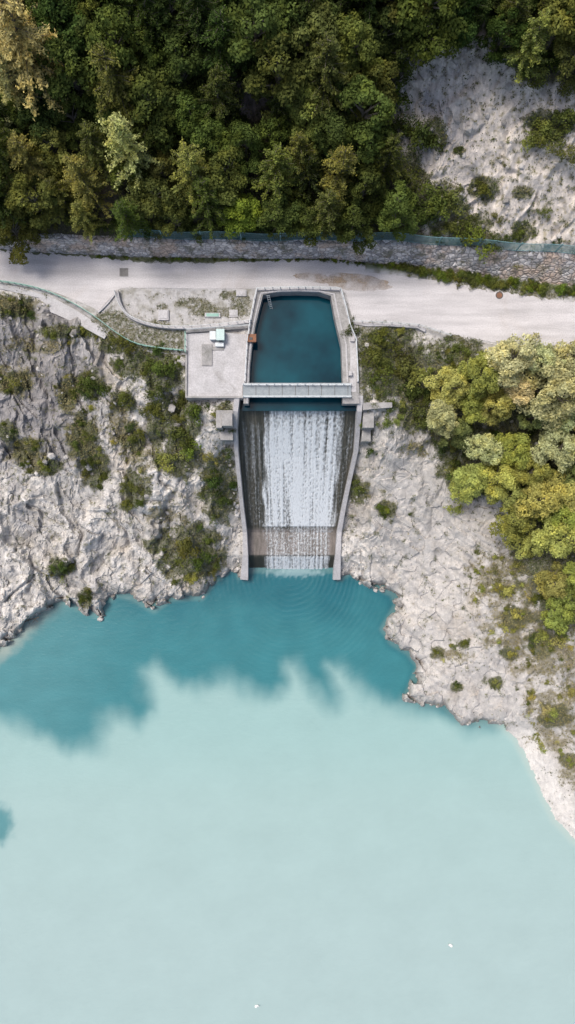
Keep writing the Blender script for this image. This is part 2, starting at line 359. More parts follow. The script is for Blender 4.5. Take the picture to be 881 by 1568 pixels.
LF=np.stack([ii[1:,:-1],ii[1:,1:],ii[:-1,1:],ii[:-1,:-1]],-1).reshape(-1,4)
L3=np.zeros(A.shape+(3,))
sunlit=mixc(L3+C(.305,.432,.42),C(.325,.432,.427),ss(1150,1500,B))
sunlit=mixc(sunlit,C(.262,.415,.405),ss(1250,1080,B)*.8)
sunlit=sunlit*(1+.05*fbm(A/70,B/50,4,370)+.02*fbm(A/14,B/9,3,371))[...,None]
shaded=mixc(L3+C(.038,.175,.20),C(.014,.105,.138),ss(990,880,B+fbm(A/50,B/50,2,340)*40)*.85)
shaded=mixc(shaded,C(.075,.22,.24),ss(250,40,A)*.8)
shaded=mixc(shaded,C(.010,.085,.12),ss(16,0,-shore_d)*ss(540,600,A)*.5)
shaded=shaded*(1+.12*fbm(A/40,B/26,4,372))[...,None]
wc=mixc(sunlit,shaded,shadow)  # lit and shaded tones of the same water, shadow put into its colour
wc=mixc(wc,C(.33,.37,.33),ss(-26,-2,shore_d+fbm(A/10,B/10,2,350)*6)*ss(120,20,A)*.8)
wc=mixc(wc,C(.20,.30,.28),ss(-7,0,shore_d)*.35)
wc=mixc(wc,C(.42,.50,.46),ss(-12,0,shore_d)*ss(740,800,A)*.6)
fr=ss(.1,.6,1.0-np.hypot((A-452)/58,(B-876)/11)+.6*fbm(A/5,B/5,3,380)); wc=mixc(wc,C(.40,.52,.54),fr*.4)
tp=NT('lake_water'); tp.L(tp.attr('col'),tp.b.inputs['Base Color']); tp.b.inputs['Roughness'].default_value=.2; tp.b.inputs['IOR'].default_value=1.33
src=W(447,880,LAKE)
wv=tp.N('ShaderNodeTexWave',wave_type='RINGS',rings_direction='SPHERICAL'); wv.inputs['Scale'].default_value=.33; wv.inputs['Distortion'].default_value=6; wv.inputs['Detail'].default_value=3; wv.inputs['Detail Scale'].default_value=.35
tp.L(tp.coord(loc=(-src[0],-src[1],25)),wv.inputs['Vector'])
ln=tp.N('ShaderNodeVectorMath',operation='LENGTH'); tp.L(tp.coord(loc=(-src[0],-src[1],25)),ln.inputs[0])
fd=tp.mr(ln.outputs['Value'],4,30,.24,.0); fd=tp.math('MULTIPLY',fd,tp.mr(tp.noise(.12,3),.4,.6,.2,1))
hh=tp.math('ADD',tp.math('MULTIPLY',wv.outputs['Fac'],fd),tp.math('MULTIPLY',tp.noise(1.1,5,.6,vec=tp.coord((1,1.6,1))),.45))
tp.bump(hh,.35,.35)
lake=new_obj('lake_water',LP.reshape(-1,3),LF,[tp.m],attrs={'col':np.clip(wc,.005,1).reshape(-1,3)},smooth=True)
# ---------------- road ----------------
RT=[(-400,340),(-60,374),(0,383),(60,389),(120,391),(180,398),(250,403),(330,402),(420,399),(480,398),(540,402),(590,410),(640,422),(700,435),(760,446),(820,455),(881,463),(960,474),(1400,560)]
RB=[(1400,680),(960,548),(881,530),(840,529),(800,527),(740,522),(700,514),(650,499),(600,492),(541,494),(530,450),(522,442),(392,442),(300,442),(250,441),(186,441),(178,446),(151,476),(140,470),(115,459),(75,444),(0,430),(-60,426),(-400,420)]
def jag(pts,st,a,s):
    q=resample(pts,st); return [(p[0],p[1]+(a*float(perlin(p[0]/9,p[1]/9,s))+a*.6*float(perlin(p[0]/3,p[1]/3,s+1)))) for p in q]
rp=jag(RT,3,3.5,1)+jag(RB[:10],3,3,5)+RB[10:]
m=MB(); m.prism(rp,.0,-.03); road=m.obj('gravel_road',[M_road])
m=MB()
for cu,cv,ru,rv in((545,432,52,13),(490,426,40,7)):
    pts=[(cu+ru*math.cos(a)*(1+.25*float(perlin(a*2,cu))),cv+(.1*ru*math.cos(a))+rv*math.sin(a)*(1+.3*float(perlin(a*3,cv)))) for a in np.linspace(0,2*math.pi,50)[:-1]]
    m.prism(pts,.006 if cu==545 else .012,-.01)
t=NT('damp_patch'); f=t.mr(t.noise(.35,5,.7),.38,.62,0,.55); tr=t.N('ShaderNodeBsdfTransparent'); ms=t.N('ShaderNodeMixShader'); t.b.inputs['Base Color'].default_value=(.42,.32,.22,1); t.b.inputs['Roughness'].default_value=.8
t.L(f,ms.inputs[0]); t.L(tr.outputs[0],ms.inputs[1]); t.L(t.b.outputs[0],ms.inputs[2]); t.L(ms.outputs[0],t.out.inputs[0])
m.obj('damp_road_patch',[t.m])
def disc(m,u,v,r,z0,z1,mi=0,n=20):
    c=W(u,v,z1); vs=[(c[0]+r*math.cos(i*2*math.pi/n),c[1]+r*math.sin(i*2*math.pi/n),z) for z in(z1,z0) for i in range(n)]
    m.add(vs,[tuple(range(n))]+[(i,n+i,n+(i+1)%n,(i+1)%n) for i in range(n)],mi)
m=MB(); disc(m,765,452,.58,-.05,.03,0); disc(m,765,452,.42,0,.045,1)
for i in range(5): m.box((*W(765,452,.05)[:2]+np.array([0,(i-2)*.14]),.05),(.6,.03,.02),0)
m.obj('manhole_cover',[M_dark,M_rust])
m=MB(); c=W(190,417,0)
m.box((c[0],c[1],.02),(1.35,1.3,.04),1)
for i in range(9): m.box((c[0]-.56+i*.14,c[1],.05),(.06,1.15,.03),0)
m.obj('drain_grate',[M_dark,M_conc2])
# ---------------- stone wall + fence ----------------
us=np.arange(-90,975,3.0); rows=9; vs=[]
for j in range(rows):
    a=j/(rows-1); z=-.4+4.0*a; vv=np.interp(us,wb_u,wb_v)*(1-a)+np.interp(us,wt_u,wt_v)*a
    q=W(us,vv,z); q[:,1]-=.35+.22*fbm(us/6,np.full_like(us,j*.9),2,400); vs.append(q)
q=vs[-1].copy(); q[:,1]+=1.0; q[:,2]+=.02; vs.append(q); q=q.copy(); q[:,2]-=1; vs.append(q)
vs=np.array(vs); r,n=vs.shape[:2]; ii=np.arange(r*n).reshape(r,n)
new_obj('stone_retaining_wall',vs.reshape(-1,3),np.stack([ii[:-1,:-1],ii[:-1,1:],ii[1:,1:],ii[1:,:-1]],-1).reshape(-1,4),[M_stone])
def railing(name,pts,h,mat,post=18,rails=(1.0,.5),w=.04,bal=None,parent=None,pw=None):
    pts=[np.array(p,float) for p in pts]; m=MB()
    q=[Vector(W(*p)) for p in pts]
    for a,b in zip(q[:-1],q[1:]):
        for r in rails: m.bar(a+Vector((0,0,h*r)),b+Vector((0,0,h*r)),w)
    for p in resample(pts,post):
        a=Vector(W(*p)); m.bar(a,a+Vector((0,0,h)),pw or w*1.2)
    if bal:
        for p in resample(pts,bal):
            a=Vector(W(*p)); m.bar(a+Vector((0,0,.1)),a+Vector((0,0,h)),.018)
    return m.obj(name,[mat],parent)
fp=[(u,float(np.interp(u,wt_u,wt_v))-2.5+1.2*math.sin(u*.05),3.6) for u in range(190,975,12)]
m=MB(); q=[Vector(W(*p)) for p in fp]
for i,(a,b) in enumerate(zip(q[:-1],q[1:])):
    if i%5==0: m.bar(a,a+Vector((0,.0,3.0)),.09)
    for k in range(11): m.bar(a+Vector((0,0,.1+k*.26)),b+Vector((0,0,.1+k*.26+random.uniform(-.04,.04))),.019 if k%10 else .05,0,3)
    for k in range(8):
        c=a.lerp(b,k/8); m.bar(c,c+Vector((0,0,2.7)),.018,0,3)
m.obj('rockfall_mesh_fence',[M_fence])
# ---------------- left-hand walls, rails ----------------
m=MB(); m.prism([(-60,431),(0,435),(40,443),(80,455),(116,474),(150,496),(166,509),(160,519),(140,508),(110,492),(78,478),(66,465),(60,456),(0,442),(-60,438)],-.02,-4); m.obj('ramp_retaining_wall',[M_conc],bevel=.05)
gp=smoothpath([(-60,426,0),(0,432,0),(40,438,0),(75,447,0),(115,466,0),(150,488,0),(178,510,0),(205,527,-.2),(240,534,-.4),(282,538,-.4)])
railing('green_guard_railing',gp,1.05,M_green,15,(1,.66,.33),.05)
m=MB(); m.wall([tuple(p) for p in smoothpath([(160,510,-.05),(178,516,-.2),(205,532,-.3),(240,539,-.4),(284,541,-.4)])],.45,3.5); m.obj('lawn_edge_wall',[M_conc2],bevel=.04)
m=MB(); m.wall([tuple(p) for p in smoothpath([(179,444,.8),(182,462,.8),(192,480,.8),(210,491,.8),(238,499,.8),(272,502,.8),(330,499,.8),(384,492,.8)])],.42,1.6); m.obj('curved_parapet_wall',[M_conc],bevel=.04)
railing('parapet_handrail',smoothpath([(177,447,.8),(183,468,.8),(198,486,.8),(235,499,.8),(272,502,.8),(330,499,.8),(384,492,.8)]),.9,M_metal,14,(1,),.035)
m=MB(); m.wall([tuple(p) for p in smoothpath([(150,478,.25),(163,466,.25),(178,447,.25)])],.3,.6); m.obj('planter_kerb',[M_conc],bevel=.03)
m=MB()
for u,v,a,b,h in((326,483,2.4,.7,.25),(358,480,1.3,1.1,.15),(251,483,1.6,1.6,.3),(370,449,1.6,1.0,.2)):
    c=W(u,v,0); m.box((c[0],c[1],h/2),(a,b,h),0); m.box((c[0],c[1],h+.04),(a*.8,b*.7,.05),1 if u==326 else 0)
m.obj('concrete_access_hatches',[M_conc,M_green],bevel=.03)
plat_e=empty('intake_platform')
m=MB(); m.prism([(284,511),(330,508),(381,512),(377,524),(379,560),(378,609),(284,609)],.05,-12); m.obj('deck',[M_conc],plat_e,bevel=.05)
m=MB(); m.wall([(285.5,536,.35),(285.5,608,.35),(374,608,.35)],.3,.4); m.obj('edge_kerb',[M_conc2],plat_e)
m=MB(); m.wall([(285,506,.5),(330,503,.5),(384,499,.5)],.6,3); m.obj('back_wall',[M_conc2],plat_e)
railing('back_railing',[(286,506,.5),(330,503,.5),(384,499,.5)],.9,M_metal,14,(1,.5),.035,parent=plat_e)
m=MB(); m.prism([(309,527),(325,527),(325,560),(309,560)],.25,.04); m.prism([(323,531),(343,531),(343,536),(323,536)],.2,.04); m.obj('concrete_hatch',[M_conc2],plat_e,bevel=.03)
m=MB(); c=W(335,515,0)
m.box((c[0]+.4,c[1]-.1,.75),(1.05,1.5,1.4),0); m.box((c[0]+.4,c[1]-.1,1.48),(1.25,1.7,.08),0); m.box((c[0]-.8,c[1]-.1,.5),(.85,1.2,.9),1); m.box((c[0]-.8,c[1]-.1,.98),(.95,1.3,.06),1); m.box((c[0]+.2,c[1]-1.4,.35),(1.3,.6,.6),1); m.box((c[0]+.4,c[1]-.87,.8),(.5,.03,.9),2)
m.obj('equipment_cabinet',[M_mint,M_metal,M_grey],bevel=.02)
m=MB(); c=W(386,520,0); m.box((c[0],c[1],.5),(1.3,1.1,.9),0); m.box((c[0],c[1],.97),(1.4,1.2,.07),0); m.box((c[0]-.1,c[1]-.1,1.05),(.5,.4,.1),1); m.obj('gate_winch_box',[M_rust,M_dark],bevel=.02)
railing('platform_corner_railing',[(285,510,.05),(285,541,.05)],1.1,M_green,12,(1,.5),.05)
# ---------------- pool basin ----------------
outer=[(373,618),(375,585),(376,560),(378,525),(383,490),(389,458),(393,443),(430,442),(457,441.5),(490,442),(523,443),(531,470),(538,500),(547,520),(549,560),(550,585),(551,618)]
inner=[(381,618),(382,585),(383,560),(387,522),(392,495),(399,466),(403,451),(430,446.5),(457,446),(488,447),(507,453),(512,482),(518,508),(523,530),(524,560),(525,585),(525,618)]
zt=.35; n=len(outer); po=W([p[0] for p in outer],[p[1] for p in outer],zt); pi_=W([p[0] for p in inner],[p[1] for p in inner],zt)
vs=list(po)+list(pi_)+[(p[0],p[1],-6) for p in pi_]+[(p[0],p[1],-6) for p in po]; fs=[];mi=[]
for i in range(n-1):
    fs.append((i,i+1,n+i+1,n+i));mi.append(0); fs.append((n+i,n+i+1,2*n+i+1,2*n+i));mi.append(1); fs.append((i+1,i,3*n+i,3*n+i+1));mi.append(1)
for k in(0,n-1): fs.append((k,n+k,2*n+k,3*n+k));mi.append(1)
basin=empty('intake_basin')
o=new_obj('basin_walls',vs,fs,[M_conc2,M_conc2],mi,parent=basin)
inset=[(p[0]*.3+q_[0]*.7,p[1]*.3+q_[1]*.7,zt+.12) for p,q_ in zip(outer,inner)]
m=MB(); m.wall(inset[:-1],.25,.5); m.obj('basin_inner_kerb',[M_conc],basin,bevel=.03)
ou=[(p[0]*.92+q_[0]*.08,p[1]*.92+q_[1]*.08,zt) for p,q_ in zip(outer,inner)]
m2=MB(); m2.wall([(a,b,c+.22) for a,b,c in ou[1:-1]],.28,.4); m2.obj('basin_outer_kerb',[M_conc],basin,bevel=.03)
railing('basin_railing',[(a,b,c+.2) for a,b,c in ou[1:-1]],1.0,M_metal,13,(1,.5),.05,parent=basin)
m=MB(); m.wall([(536,505,.36),(541,530,.36),(541,600,.36)],.9,.3); 
c=W(536,573,.4); m.box((c[0],c[1],.8),(.5,.7,.8)); c=W(540,520,.4); m.box((c[0],c[1],.6),(.7,.7,.5)); m.obj('walkway_slab',[M_conc],basin,bevel=.03)
m=MB(); a=Vector(W(411,455,.4)); b=Vector(W(416,470,-1.4))
for s in(-.2,.2): m.bar(a+Vector((s,0,.9)),b+Vector((s,-.3,-.6)),.04)
for i in range(9):
    p=(a+Vector((0,0,.6))).lerp(b+Vector((0,-.3,-.6)),i/8); m.bar(p-Vector((.2,0,0)),p+Vector((.2,0,0)),.03)
m.obj('steel_ladder',[M_metal])
t=NT('basin_water'); n_=t.noise(.09,4,.55); c=t.mix(t.mr(n_,.38,.6,0,1),(.002,.026,.042),(.005,.066,.092)); t.L(c,t.b.inputs['Base Color']); t.b.inputs['Roughness'].default_value=.05; t.b.inputs['IOR'].default_value=1.33; t.b.inputs['Specular IOR Level'].default_value=.35; t.bump(t.noise(2,3),.03,.05)
m=MB(); pts=[(p[0]+ (-2 if p[0]<450 else 2),p[1]-(8 if p[1]<500 else 0)) for p in inner[:]]; pts[0]=(370,629);pts[-1]=(548,629); pts[1]=(376,600); pts[-2]=(536,600); m.prism(pts,-1.7,-2.2); m.obj('basin_water',[t.m])
br=empty('footbridge')
m=MB()
L0=W(372,589,.7); R0=W(538,589,.7); L1=W(372,607,.7)
m.box(((L0[0]+R0[0])/2,L0[1],.5),(R0[0]-L0[0],.25,.5)); m.box(((L0[0]+R0[0])/2,L1[1],.5),(R0[0]-L0[0],.25,.5))
m.obj('bridge_beams',[M_metal],br,bevel=.02)
m=MB(); x=L0[0]
m.box(((L0[0]+R0[0])/2,(L0[1]+L1[1])/2,.55),(R0[0]-L0[0]-.01,L0[1]-L1[1]-.27,.1),0)
while x<R0[0]: m.box((x,(L0[1]+L1[1])/2,.63),(.07,L0[1]-L1[1]-.27,.06),1 if int((x-L0[0])/.2)%10 else 2); x+=.2
m.obj('bridge_grating',[M_grey,M_grey,M_dark],br)
railing('bridge_rail_upstream',[(373,589,.75),(538,589,.75)],1.1,M_metal,12,(1,.5),.045,bal=3,parent=br)
railing('bridge_rail_downstream',[(373,608,.75),(538,608,.75)],1.1,M_metal,12,(1,.5),.045,bal=3,parent=br)
# ---------------- spillway ----------------
sp=empty('spillway')
LW=[(363,606,.3),(361,630,-.6),(360,655,-3.3),(362,690,-7.0),(367,740,-11.8),(371,780,-15.7),(375,815,-18.9),(376,850,-20.4),(374,888,-23.2)]
RW=[(552,606,.3),(551,630,-.6),(549,655,-3.3),(546,690,-7.0),(537,730,-10.9),(528,772,-14.9),(520,815,-18.9),(518,850,-20.4),(516,888,-23.2)]
m=MB(); m.wall(LW,[.9,.75,.65,.65,.65,.7,.8,1.0,1.5],5.5); m.obj('left_wing_wall',[M_conc],sp,bevel=.05)
m=MB(); m.wall(RW[::-1],[.9,.75,.65,.65,.65,.7,.8,1.0,1.4][::-1],5.5); m.obj('right_wing_wall',[M_conc],sp,bevel=.05)
lw_v=[p[1] for p in LW]; lw_u=[p[0] for p in LW]; rw_u=[p[0] for p in RW]; rw_v=[p[1] for p in RW]
vv=np.arange(610,892,.9); ss_=np.linspace(0,1,230); S,VV=np.meshgrid(ss_,vv)
lu_=np.interp(VV,lw_v,lw_u); ru_=np.interp(VV,rw_v,rw_u); UU=lu_+(ru_-lu_)*S; ZZ=face_z(VV)
FP=W(UU,VV,ZZ); fx=FP[...,0]; fy=FP[...,1]
ii=np.arange(UU.size).reshape(UU.shape); FF=np.stack([ii[1:,:-1],ii[1:,1:],ii[:-1,1:],ii[:-1,:-1]],-1).reshape(-1,4)
wetc=mixc(np.zeros(UU.shape+(3,))+C(.070,.064,.048),C(.028,.030,.024),ss(-.3,.4,fbm(fx*2.2,fy*.08,3,500)))
wetc=mixc(wetc,C(.15,.135,.11),ss(.0,.5,fbm(fx*4,fy*.12,3,510))*.5)
wetc=mixc(wetc,C(.018,.022,.020),ss(720,640,VV)*ss(.12,.0,np.minimum(S,1-S))*.6)
ap=ss(806,814,VV)*ss(852,848,VV); wetc=mixc(wetc,C(.19,.165,.15)+0*wetc,ap*(.5+.5*ss(-.3,.3,fbm(fx*2,fy*.3,3,520))))
wetc=mixc(wetc,C(.025,.025,.02),ss(850,855,VV)*.8); wetc=mixc(wetc,C(.02,.024,.03),ss(632,622,VV))
t=NT('wet_chute_concrete'); g=t.noise(4,5,.7); t.L(t.mix(1.0,t.attr('col'),t.gray(t.mr(g,.25,.75,.7,1.3)),'MULTIPLY'),t.b.inputs['Base Color']); t.b.inputs['Roughness'].default_value=.5; t.bump(g,.3,.06)
new_obj('chute_slab',FP.reshape(-1,3),FF,[t.m],attrs={'col':wetc.reshape(-1,3)},parent=sp)
le=np.interp(VV,[625,640,700,808,872],[412,410,407,408,410]); re=np.interp(VV,[625,640,700,808,872],[523,521,517,508,499])
win=ss(-9,7,UU-le+fbm(fx*1.5,fy*.2,2,600)*11)*ss(9,-7,UU-re+fbm(fx*1.5,fy*.2,2,601)*11)
st1=fbm(fx*2.6,fy*.07,3,610); st2=fbm(fx*.8,fy*.03,2,620); sc=perlin(fx*2.6+fbm(fx,fy,2,5),fy*2.2,630)+.7*perlin(fx*5,fy*3.4,640)
foam=win*(.82+.75*st1+.45*st2+.34*sc+.16*ss(640,700,VV)-.2*ss(665,630,VV))
foam*=ss(624,630,VV)
foam=np.where((VV>806)&(VV<852),win*(.18+.5*st1+.25*sc+.14),foam)
foam=np.where(VV>=852,win*(.8+.9*st1+.3*sc),foam)
side=ss(2,12,UU-lu_)*ss(-2,-12,UU-ru_)*ss(630,660,VV)*ss(815,800,VV)
foam=np.maximum(foam,side*(.09+.48*np.clip(st1,0,1)+.12*sc))
foam=np.maximum(foam,ss(625,627,VV)*ss(632,628,VV)*win*.8)
foam=np.clip(foam,0,1)*ss(880,874,VV)
CP=FP.copy(); CP[...,2]+=.06+.22*foam; CP[...,1]-=.04
t=NT('white_water'); t.b.inputs['Base Color'].default_value=(.72,.76,.79,1); t.b.inputs['Roughness'].default_value=.5
nf=t.noise(1,5,.7,vec=t.coord((7,1.4,1.4))); f=t.math('MULTIPLY',t.attr('foam','Fac'),t.mr(nf,.3,.7,.55,1.35)); f=t.mr(f,.08,.9,0,.97)
tr=t.N('ShaderNodeBsdfTransparent'); ms=t.N('ShaderNodeMixShader'); t.L(f,ms.inputs[0]); t.L(tr.outputs[0],ms.inputs[1]); t.L(t.b.outputs[0],ms.inputs[2]); t.L(ms.outputs[0],t.out.inputs[0]); t.bump(nf,.4,.1)
new_obj('cascade_white_water',CP.reshape(-1,3),FF,[t.m],attrs={'foam':foam.ravel()},parent=sp,smooth=True)
m=MB()
m.prism([(331,628),(357,628),(357,640),(340,640),(340,655),(331,655)],-.8,-9); m.prism([(333,655),(357,655),(357,674),(338,674)],-3.5,-12); m.prism([(340,632),(356,632),(356,652),(340,652)],-.3,-5)
m.obj('left_abutment',[M_conc2],sp,bevel=.05)
m=MB(); m.prism([(556,616),(601,616),(601,624),(575,626),(556,628)],-.4,-8); m.prism([(556,628),(573,628),(573,655),(556,655)],-1.6,-9); m.prism([(555,655),(568,655),(568,676),(554,676)],-4,-10); m.obj('right_abutment',[M_conc2],sp,bevel=.05)
m=MB(); m.wall([(538,493,.2),(560,497,.2),(600,497,.2),(640,500,.2),(652,506,.1)],.5,2.5); m.wall([(612,500,-.2),(622,520,-2),(640,545,-4),(650,552,-5)],.6,3);m.wall([(650,503,0),(662,522,-1.5),(675,540,-3.5)],.6,3); m.obj('roadside_wall',[M_conc],bevel=.04)
railing('roadside_railing',[(540,493,.2),(600,496,.2),(640,499,.2),(690,515,.1)],1.0,M_metal,16,(1,.5),.035)
# ---------------- vegetation meshes ----------------
def tube(p0,p1,r0,r1,n=6):
    p0=np.array(p0,float);p1=np.array(p1,float); d=p1-p0; d/=np.linalg.norm(d); up=np.array([0,0,1.]) if abs(d[2])<.9 else np.array([1.,0,0]); x=np.cross(d,up);x/=np.linalg.norm(x);y=np.cross(x,d)
    a=np.arange(n)*2*np.pi/n; ring=np.cos(a)[:,None]*x+np.sin(a)[:,None]*y
    v=np.concatenate([p0+ring*r0,p1+ring*r1]); f=np.array([(i,(i+1)%n,n+(i+1)%n,n+i) for i in range(n)]); return v,f
def leafquads(c,nrm,size,asp=.6):
    n=len(c); nrm=nrm/np.linalg.norm(nrm,axis=1,keepdims=True); r=rng.normal(size=(n,3)); x=np.cross(nrm,r); x/=np.linalg.norm(x,axis=1,keepdims=True); y=np.cross(nrm,x)
    s=size[:,None]; a=x*s; b=y*s*asp
    v=np.stack([c-a,c-b,c+a,c+b],1).reshape(-1,3); f=np.arange(4*n).reshape(n,4); return v,f
def assemble(name,tubes,leaves):
    V_=[];F_=[];M_=[];T_=[];o=0
    for v,f in tubes: V_.append(v);F_.append(f+o);M_.append(np.zeros(len(f)));T_.append(np.zeros(len(v)));o+=len(v)
    v,f,tt=leaves; V_.append(v);F_.append(f+o);M_.append(np.ones(len(f)));T_.append(tt)
    ob=new_obj(name,np.concatenate(V_),np.concatenate(F_).astype(np.int64),[M_bark,M_leaf],np.concatenate(M_),attrs={'tint':np.concatenate(T_)})
    me=ob.data; bpy.data.objects.remove(ob); return me
def lobed(cents,rads,per,ls):
    cs=[];ns=[];sz=[];tt=[]
    for c,r in zip(cents,rads):
        k=int(per*r*r); d=rng.normal(size=(k,3)); d/=np.linalg.norm(d,axis=1,keepdims=True); d[:,2]=np.where(d[:,2]<-.2,-d[:,2],d[:,2])
        m_=max(6,int(11*r)); q=rng.normal(size=(m_,3)); q[:,2]=np.abs(q[:,2])*.8-.1; q/=np.linalg.norm(q,axis=1,keepdims=True); ql=rng.uniform(.75,1.6,m_)
        near=np.argmax(d@q.T,1); cosv=(d*q[near]).sum(1)
        rad=r*(.55+(.5*ql[near])*ss(.55,1,cosv)+np.abs(rng.normal(size=k))*.14)
        sx=rng.uniform(.8,1.25,3)*np.array([1,1,.85])
        p=c+d*rad[:,None]*sx+rng.normal(size=(k,3))*.10; cs.append(p); ns.append(d+rng.normal(size=(k,3))*.65+np.array([0,0,.3]))
        sz.append(rng.uniform(.5,1.35,k)*ls); tq=rng.uniform(-.18,.18,m_)
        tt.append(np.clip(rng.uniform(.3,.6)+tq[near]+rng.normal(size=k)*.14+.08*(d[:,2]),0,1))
    c=np.concatenate(cs); v,f=leafquads(c,np.concatenate(ns),np.concatenate(sz)); return v,f,np.repeat(np.concatenate(tt),4)
def broad(i):
    tubes=[tube((0,0,-1),(0.1,0,4),.3,.22),tube((.1,0,4),(.2,.1,8.5),.22,.07)]; cents=[];rads=[]
    n=rng.integers(26,36); ex=rng.uniform(.8,1.2); pw=rng.uniform(0,6.28)
    for k in range(n):
        a=k*2.4+rng.uniform(-.5,.5); hz=rng.uniform(3.2,10.4); rr=3.1*math.sqrt(max(.05,1-((hz-5.6)/5.2)**2))*rng.uniform(.5,1.12)*(1+.22*math.cos(a*2+pw))
        p=np.array([math.cos(a)*rr*ex,math.sin(a)*rr,hz]); cents.append(p); rads.append(rng.uniform(.35,1.05)*(1.1-.25*(hz>8.5)))
        tubes.append(tube((.1,0,max(2.5,hz-2.5)),p,.11,.03,5))
    cents.append(np.array([0.1,0,10.6]));rads.append(.8)
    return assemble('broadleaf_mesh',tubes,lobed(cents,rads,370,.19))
def larch(i):
    tubes=[tube((0,0,-1),(0,0,7),.25,.14),tube((0,0,7),(0.1,0,13.3),.14,.03)]; cs=[];ns=[];tt=[]
    for k in range(84):
        z=rng.uniform(2.5,13); L=(3.1*(1-(z/14.5)**1.6)+.35)*rng.uniform(.6,1.25); a=rng.uniform(0,2*math.pi)
        d=np.array([math.cos(a),math.sin(a),rng.uniform(.0,.5)]); e=np.array([0,0,z])+d*L; tubes.append(tube((0,0,z),e,.05,.012,4))
        m_=int(42*L)+12; s=rng.uniform(.15,1.08,m_); p=np.array([0,0,z])+d*L*s[:,None]+rng.normal(size=(m_,3))*np.array([.17,.17,.14]); 
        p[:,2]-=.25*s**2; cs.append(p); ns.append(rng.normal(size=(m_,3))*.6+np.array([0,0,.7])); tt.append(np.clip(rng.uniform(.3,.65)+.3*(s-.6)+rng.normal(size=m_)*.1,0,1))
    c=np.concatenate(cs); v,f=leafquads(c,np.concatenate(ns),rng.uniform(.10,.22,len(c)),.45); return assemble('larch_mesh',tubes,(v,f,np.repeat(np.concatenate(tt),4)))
def shrubm(i,sparse=False):
    n=rng.integers(9,16); cents=[];rads=[];tubes=[]; ex=rng.uniform(.6,1.5)
    for k in range(n):
        a=rng.uniform(0,2*math.pi); r=rng.uniform(0,1.6); p=np.array([math.cos(a)*r*ex,math.sin(a)*r/ex**.5,rng.uniform(.25,1.2)*(1.2-.5*r)+.15]); cents.append(p); rads.append(rng.uniform(.18,.58)); tubes.append(tube((0,0,-.4),p,.05,.015,4))
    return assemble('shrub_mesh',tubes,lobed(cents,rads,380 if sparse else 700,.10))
BR=[broad(i) for i in range(7)]; LA=[larch(i) for i in range(4)]; SH=[shrubm(i) for i in range(6)]+[shrubm(9,True) for i in range(4)]
def put(name,me,u,v,scale,hc,col,sz=1.0):
    z=float(look(['z'],u,v)[0][0])
    for _ in range(5):
        p=W(u,v,z+hc*scale*sz)
        for _ in range(3):
            a,b=toimg(p[0],p[1],z); z=float(look(['z'],a,b)[0][0])
    p=W(u,v,z+hc*scale*sz)
    o=bpy.data.objects.new(name,me); bpy.context.scene.collection.objects.link(o)
    o.location=(p[0],p[1],z-.15); o.scale=(scale*random.uniform(.9,1.1),scale*random.uniform(.9,1.1),scale*sz); o.rotation_euler=(random.uniform(-.08,.08),random.uniform(-.08,.08),random.uniform(0,6.28))
    k=random.uniform(.8,1.2); o.color=(*[max(.004,c*k*random.uniform(.92,1.08)) for c in col],1); return o
placed=[]
def ok(u,v,d):
    for a,b,r in placed:
        if (a-u)**2+(b-v)**2<((d+r)/2)**2: return False
    return True
DG=(.062,.092,.026); MG=(.090,.120,.032); OG=(.135,.155,.043); YG=(.25,.265,.075); PG=(.44,.44,.19); BG=(.17,.23,.04)
for u,v,s,c,kind in [(15,50,1.4,PG,'L'),(5,112,1.15,PG,'L'),(75,225,.8,YG,'B'),(195,208,1.2,PG,'L'),(192,245,.85,OG,'B'),(288,250,1.05,YG,'L'),(130,275,.95,YG,'L'),(365,322,.75,BG,'B'),(425,262,1.0,OG,'L'),(520,262,1.05,YG,'L'),(560,290,.9,MG,'B'),(345,262,.9,OG,'B'),(500,110,1.2,OG,'L'),(540,70,1.1,OG,'B'),(470,60,1.1,OG,'B'),(30,235,.95,YG,'L'),(465,225,.9,OG,'L'),(510,310,.9,OG,'L'),(232,300,.85,OG,'B'),(45,300,.95,OG,'B'),(15,350,.9,OG,'B'),(430,322,.8,MG,'B'),(590,240,.9,OG,'L'),(605,310,.85,MG,'B'),(230,150,1.1,MG,'B'),(110,100,1.1,MG,'B'),(180,60,1.2,MG,'B'),(870,10,1.0,OG,'B'),(820,55,.9,YG,'L')]:
    if kind=='L': put('larch_tree',random.choice(LA),u,v,s,9,c)
    else: put('deciduous_tree',random.choice(BR),u,v,s,7.5,c)
    placed.append((u,v,44))
for k in range(6000):
    u=random.uniform(-70,950); v=random.uniform(-110,335)
    vt=float(np.interp(u,wt_u,wt_v))
    if v>vt-(36 if u>300 else 24): continue
    inrock=sdist(np.array([u]),np.array([v]),ROCKTR)[0]
    if inrock<14 and v>25: continue
    if u>640 and v>70: continue
    if math.hypot((u-375)/44,(v-135)/58)<1: continue
    dd=random.choice([38,46,54])
    if not ok(u,v,dd): continue
    placed.append((u,v,dd)); dark=ss(240,40,v)
    r=random.random(); c=DG if r<.15+.35*dark else (MG if r<.72 else (OG if r<.95 else YG))
    if random.random()<.35: put('larch_tree',random.choice(LA),u,v,random.uniform(.75,1.0)*dd/44,9,c)
    else: put('deciduous_tree',random.choice(BR),u,v,random.uniform(.85,1.1)*dd/46,7.5,c)
RTR=[(662,575),(700,540),(745,520),(800,522),(850,540),(960,555),(960,980),(881,955),(845,950),(815,905),(800,850),(775,790),(725,775),(700,740),(690,690),(660,640)]
placed2=[]; RY=(.38,.39,.12); RG=(.24,.28,.075); RP=(.50,.50,.26); RD=(.16,.195,.075)
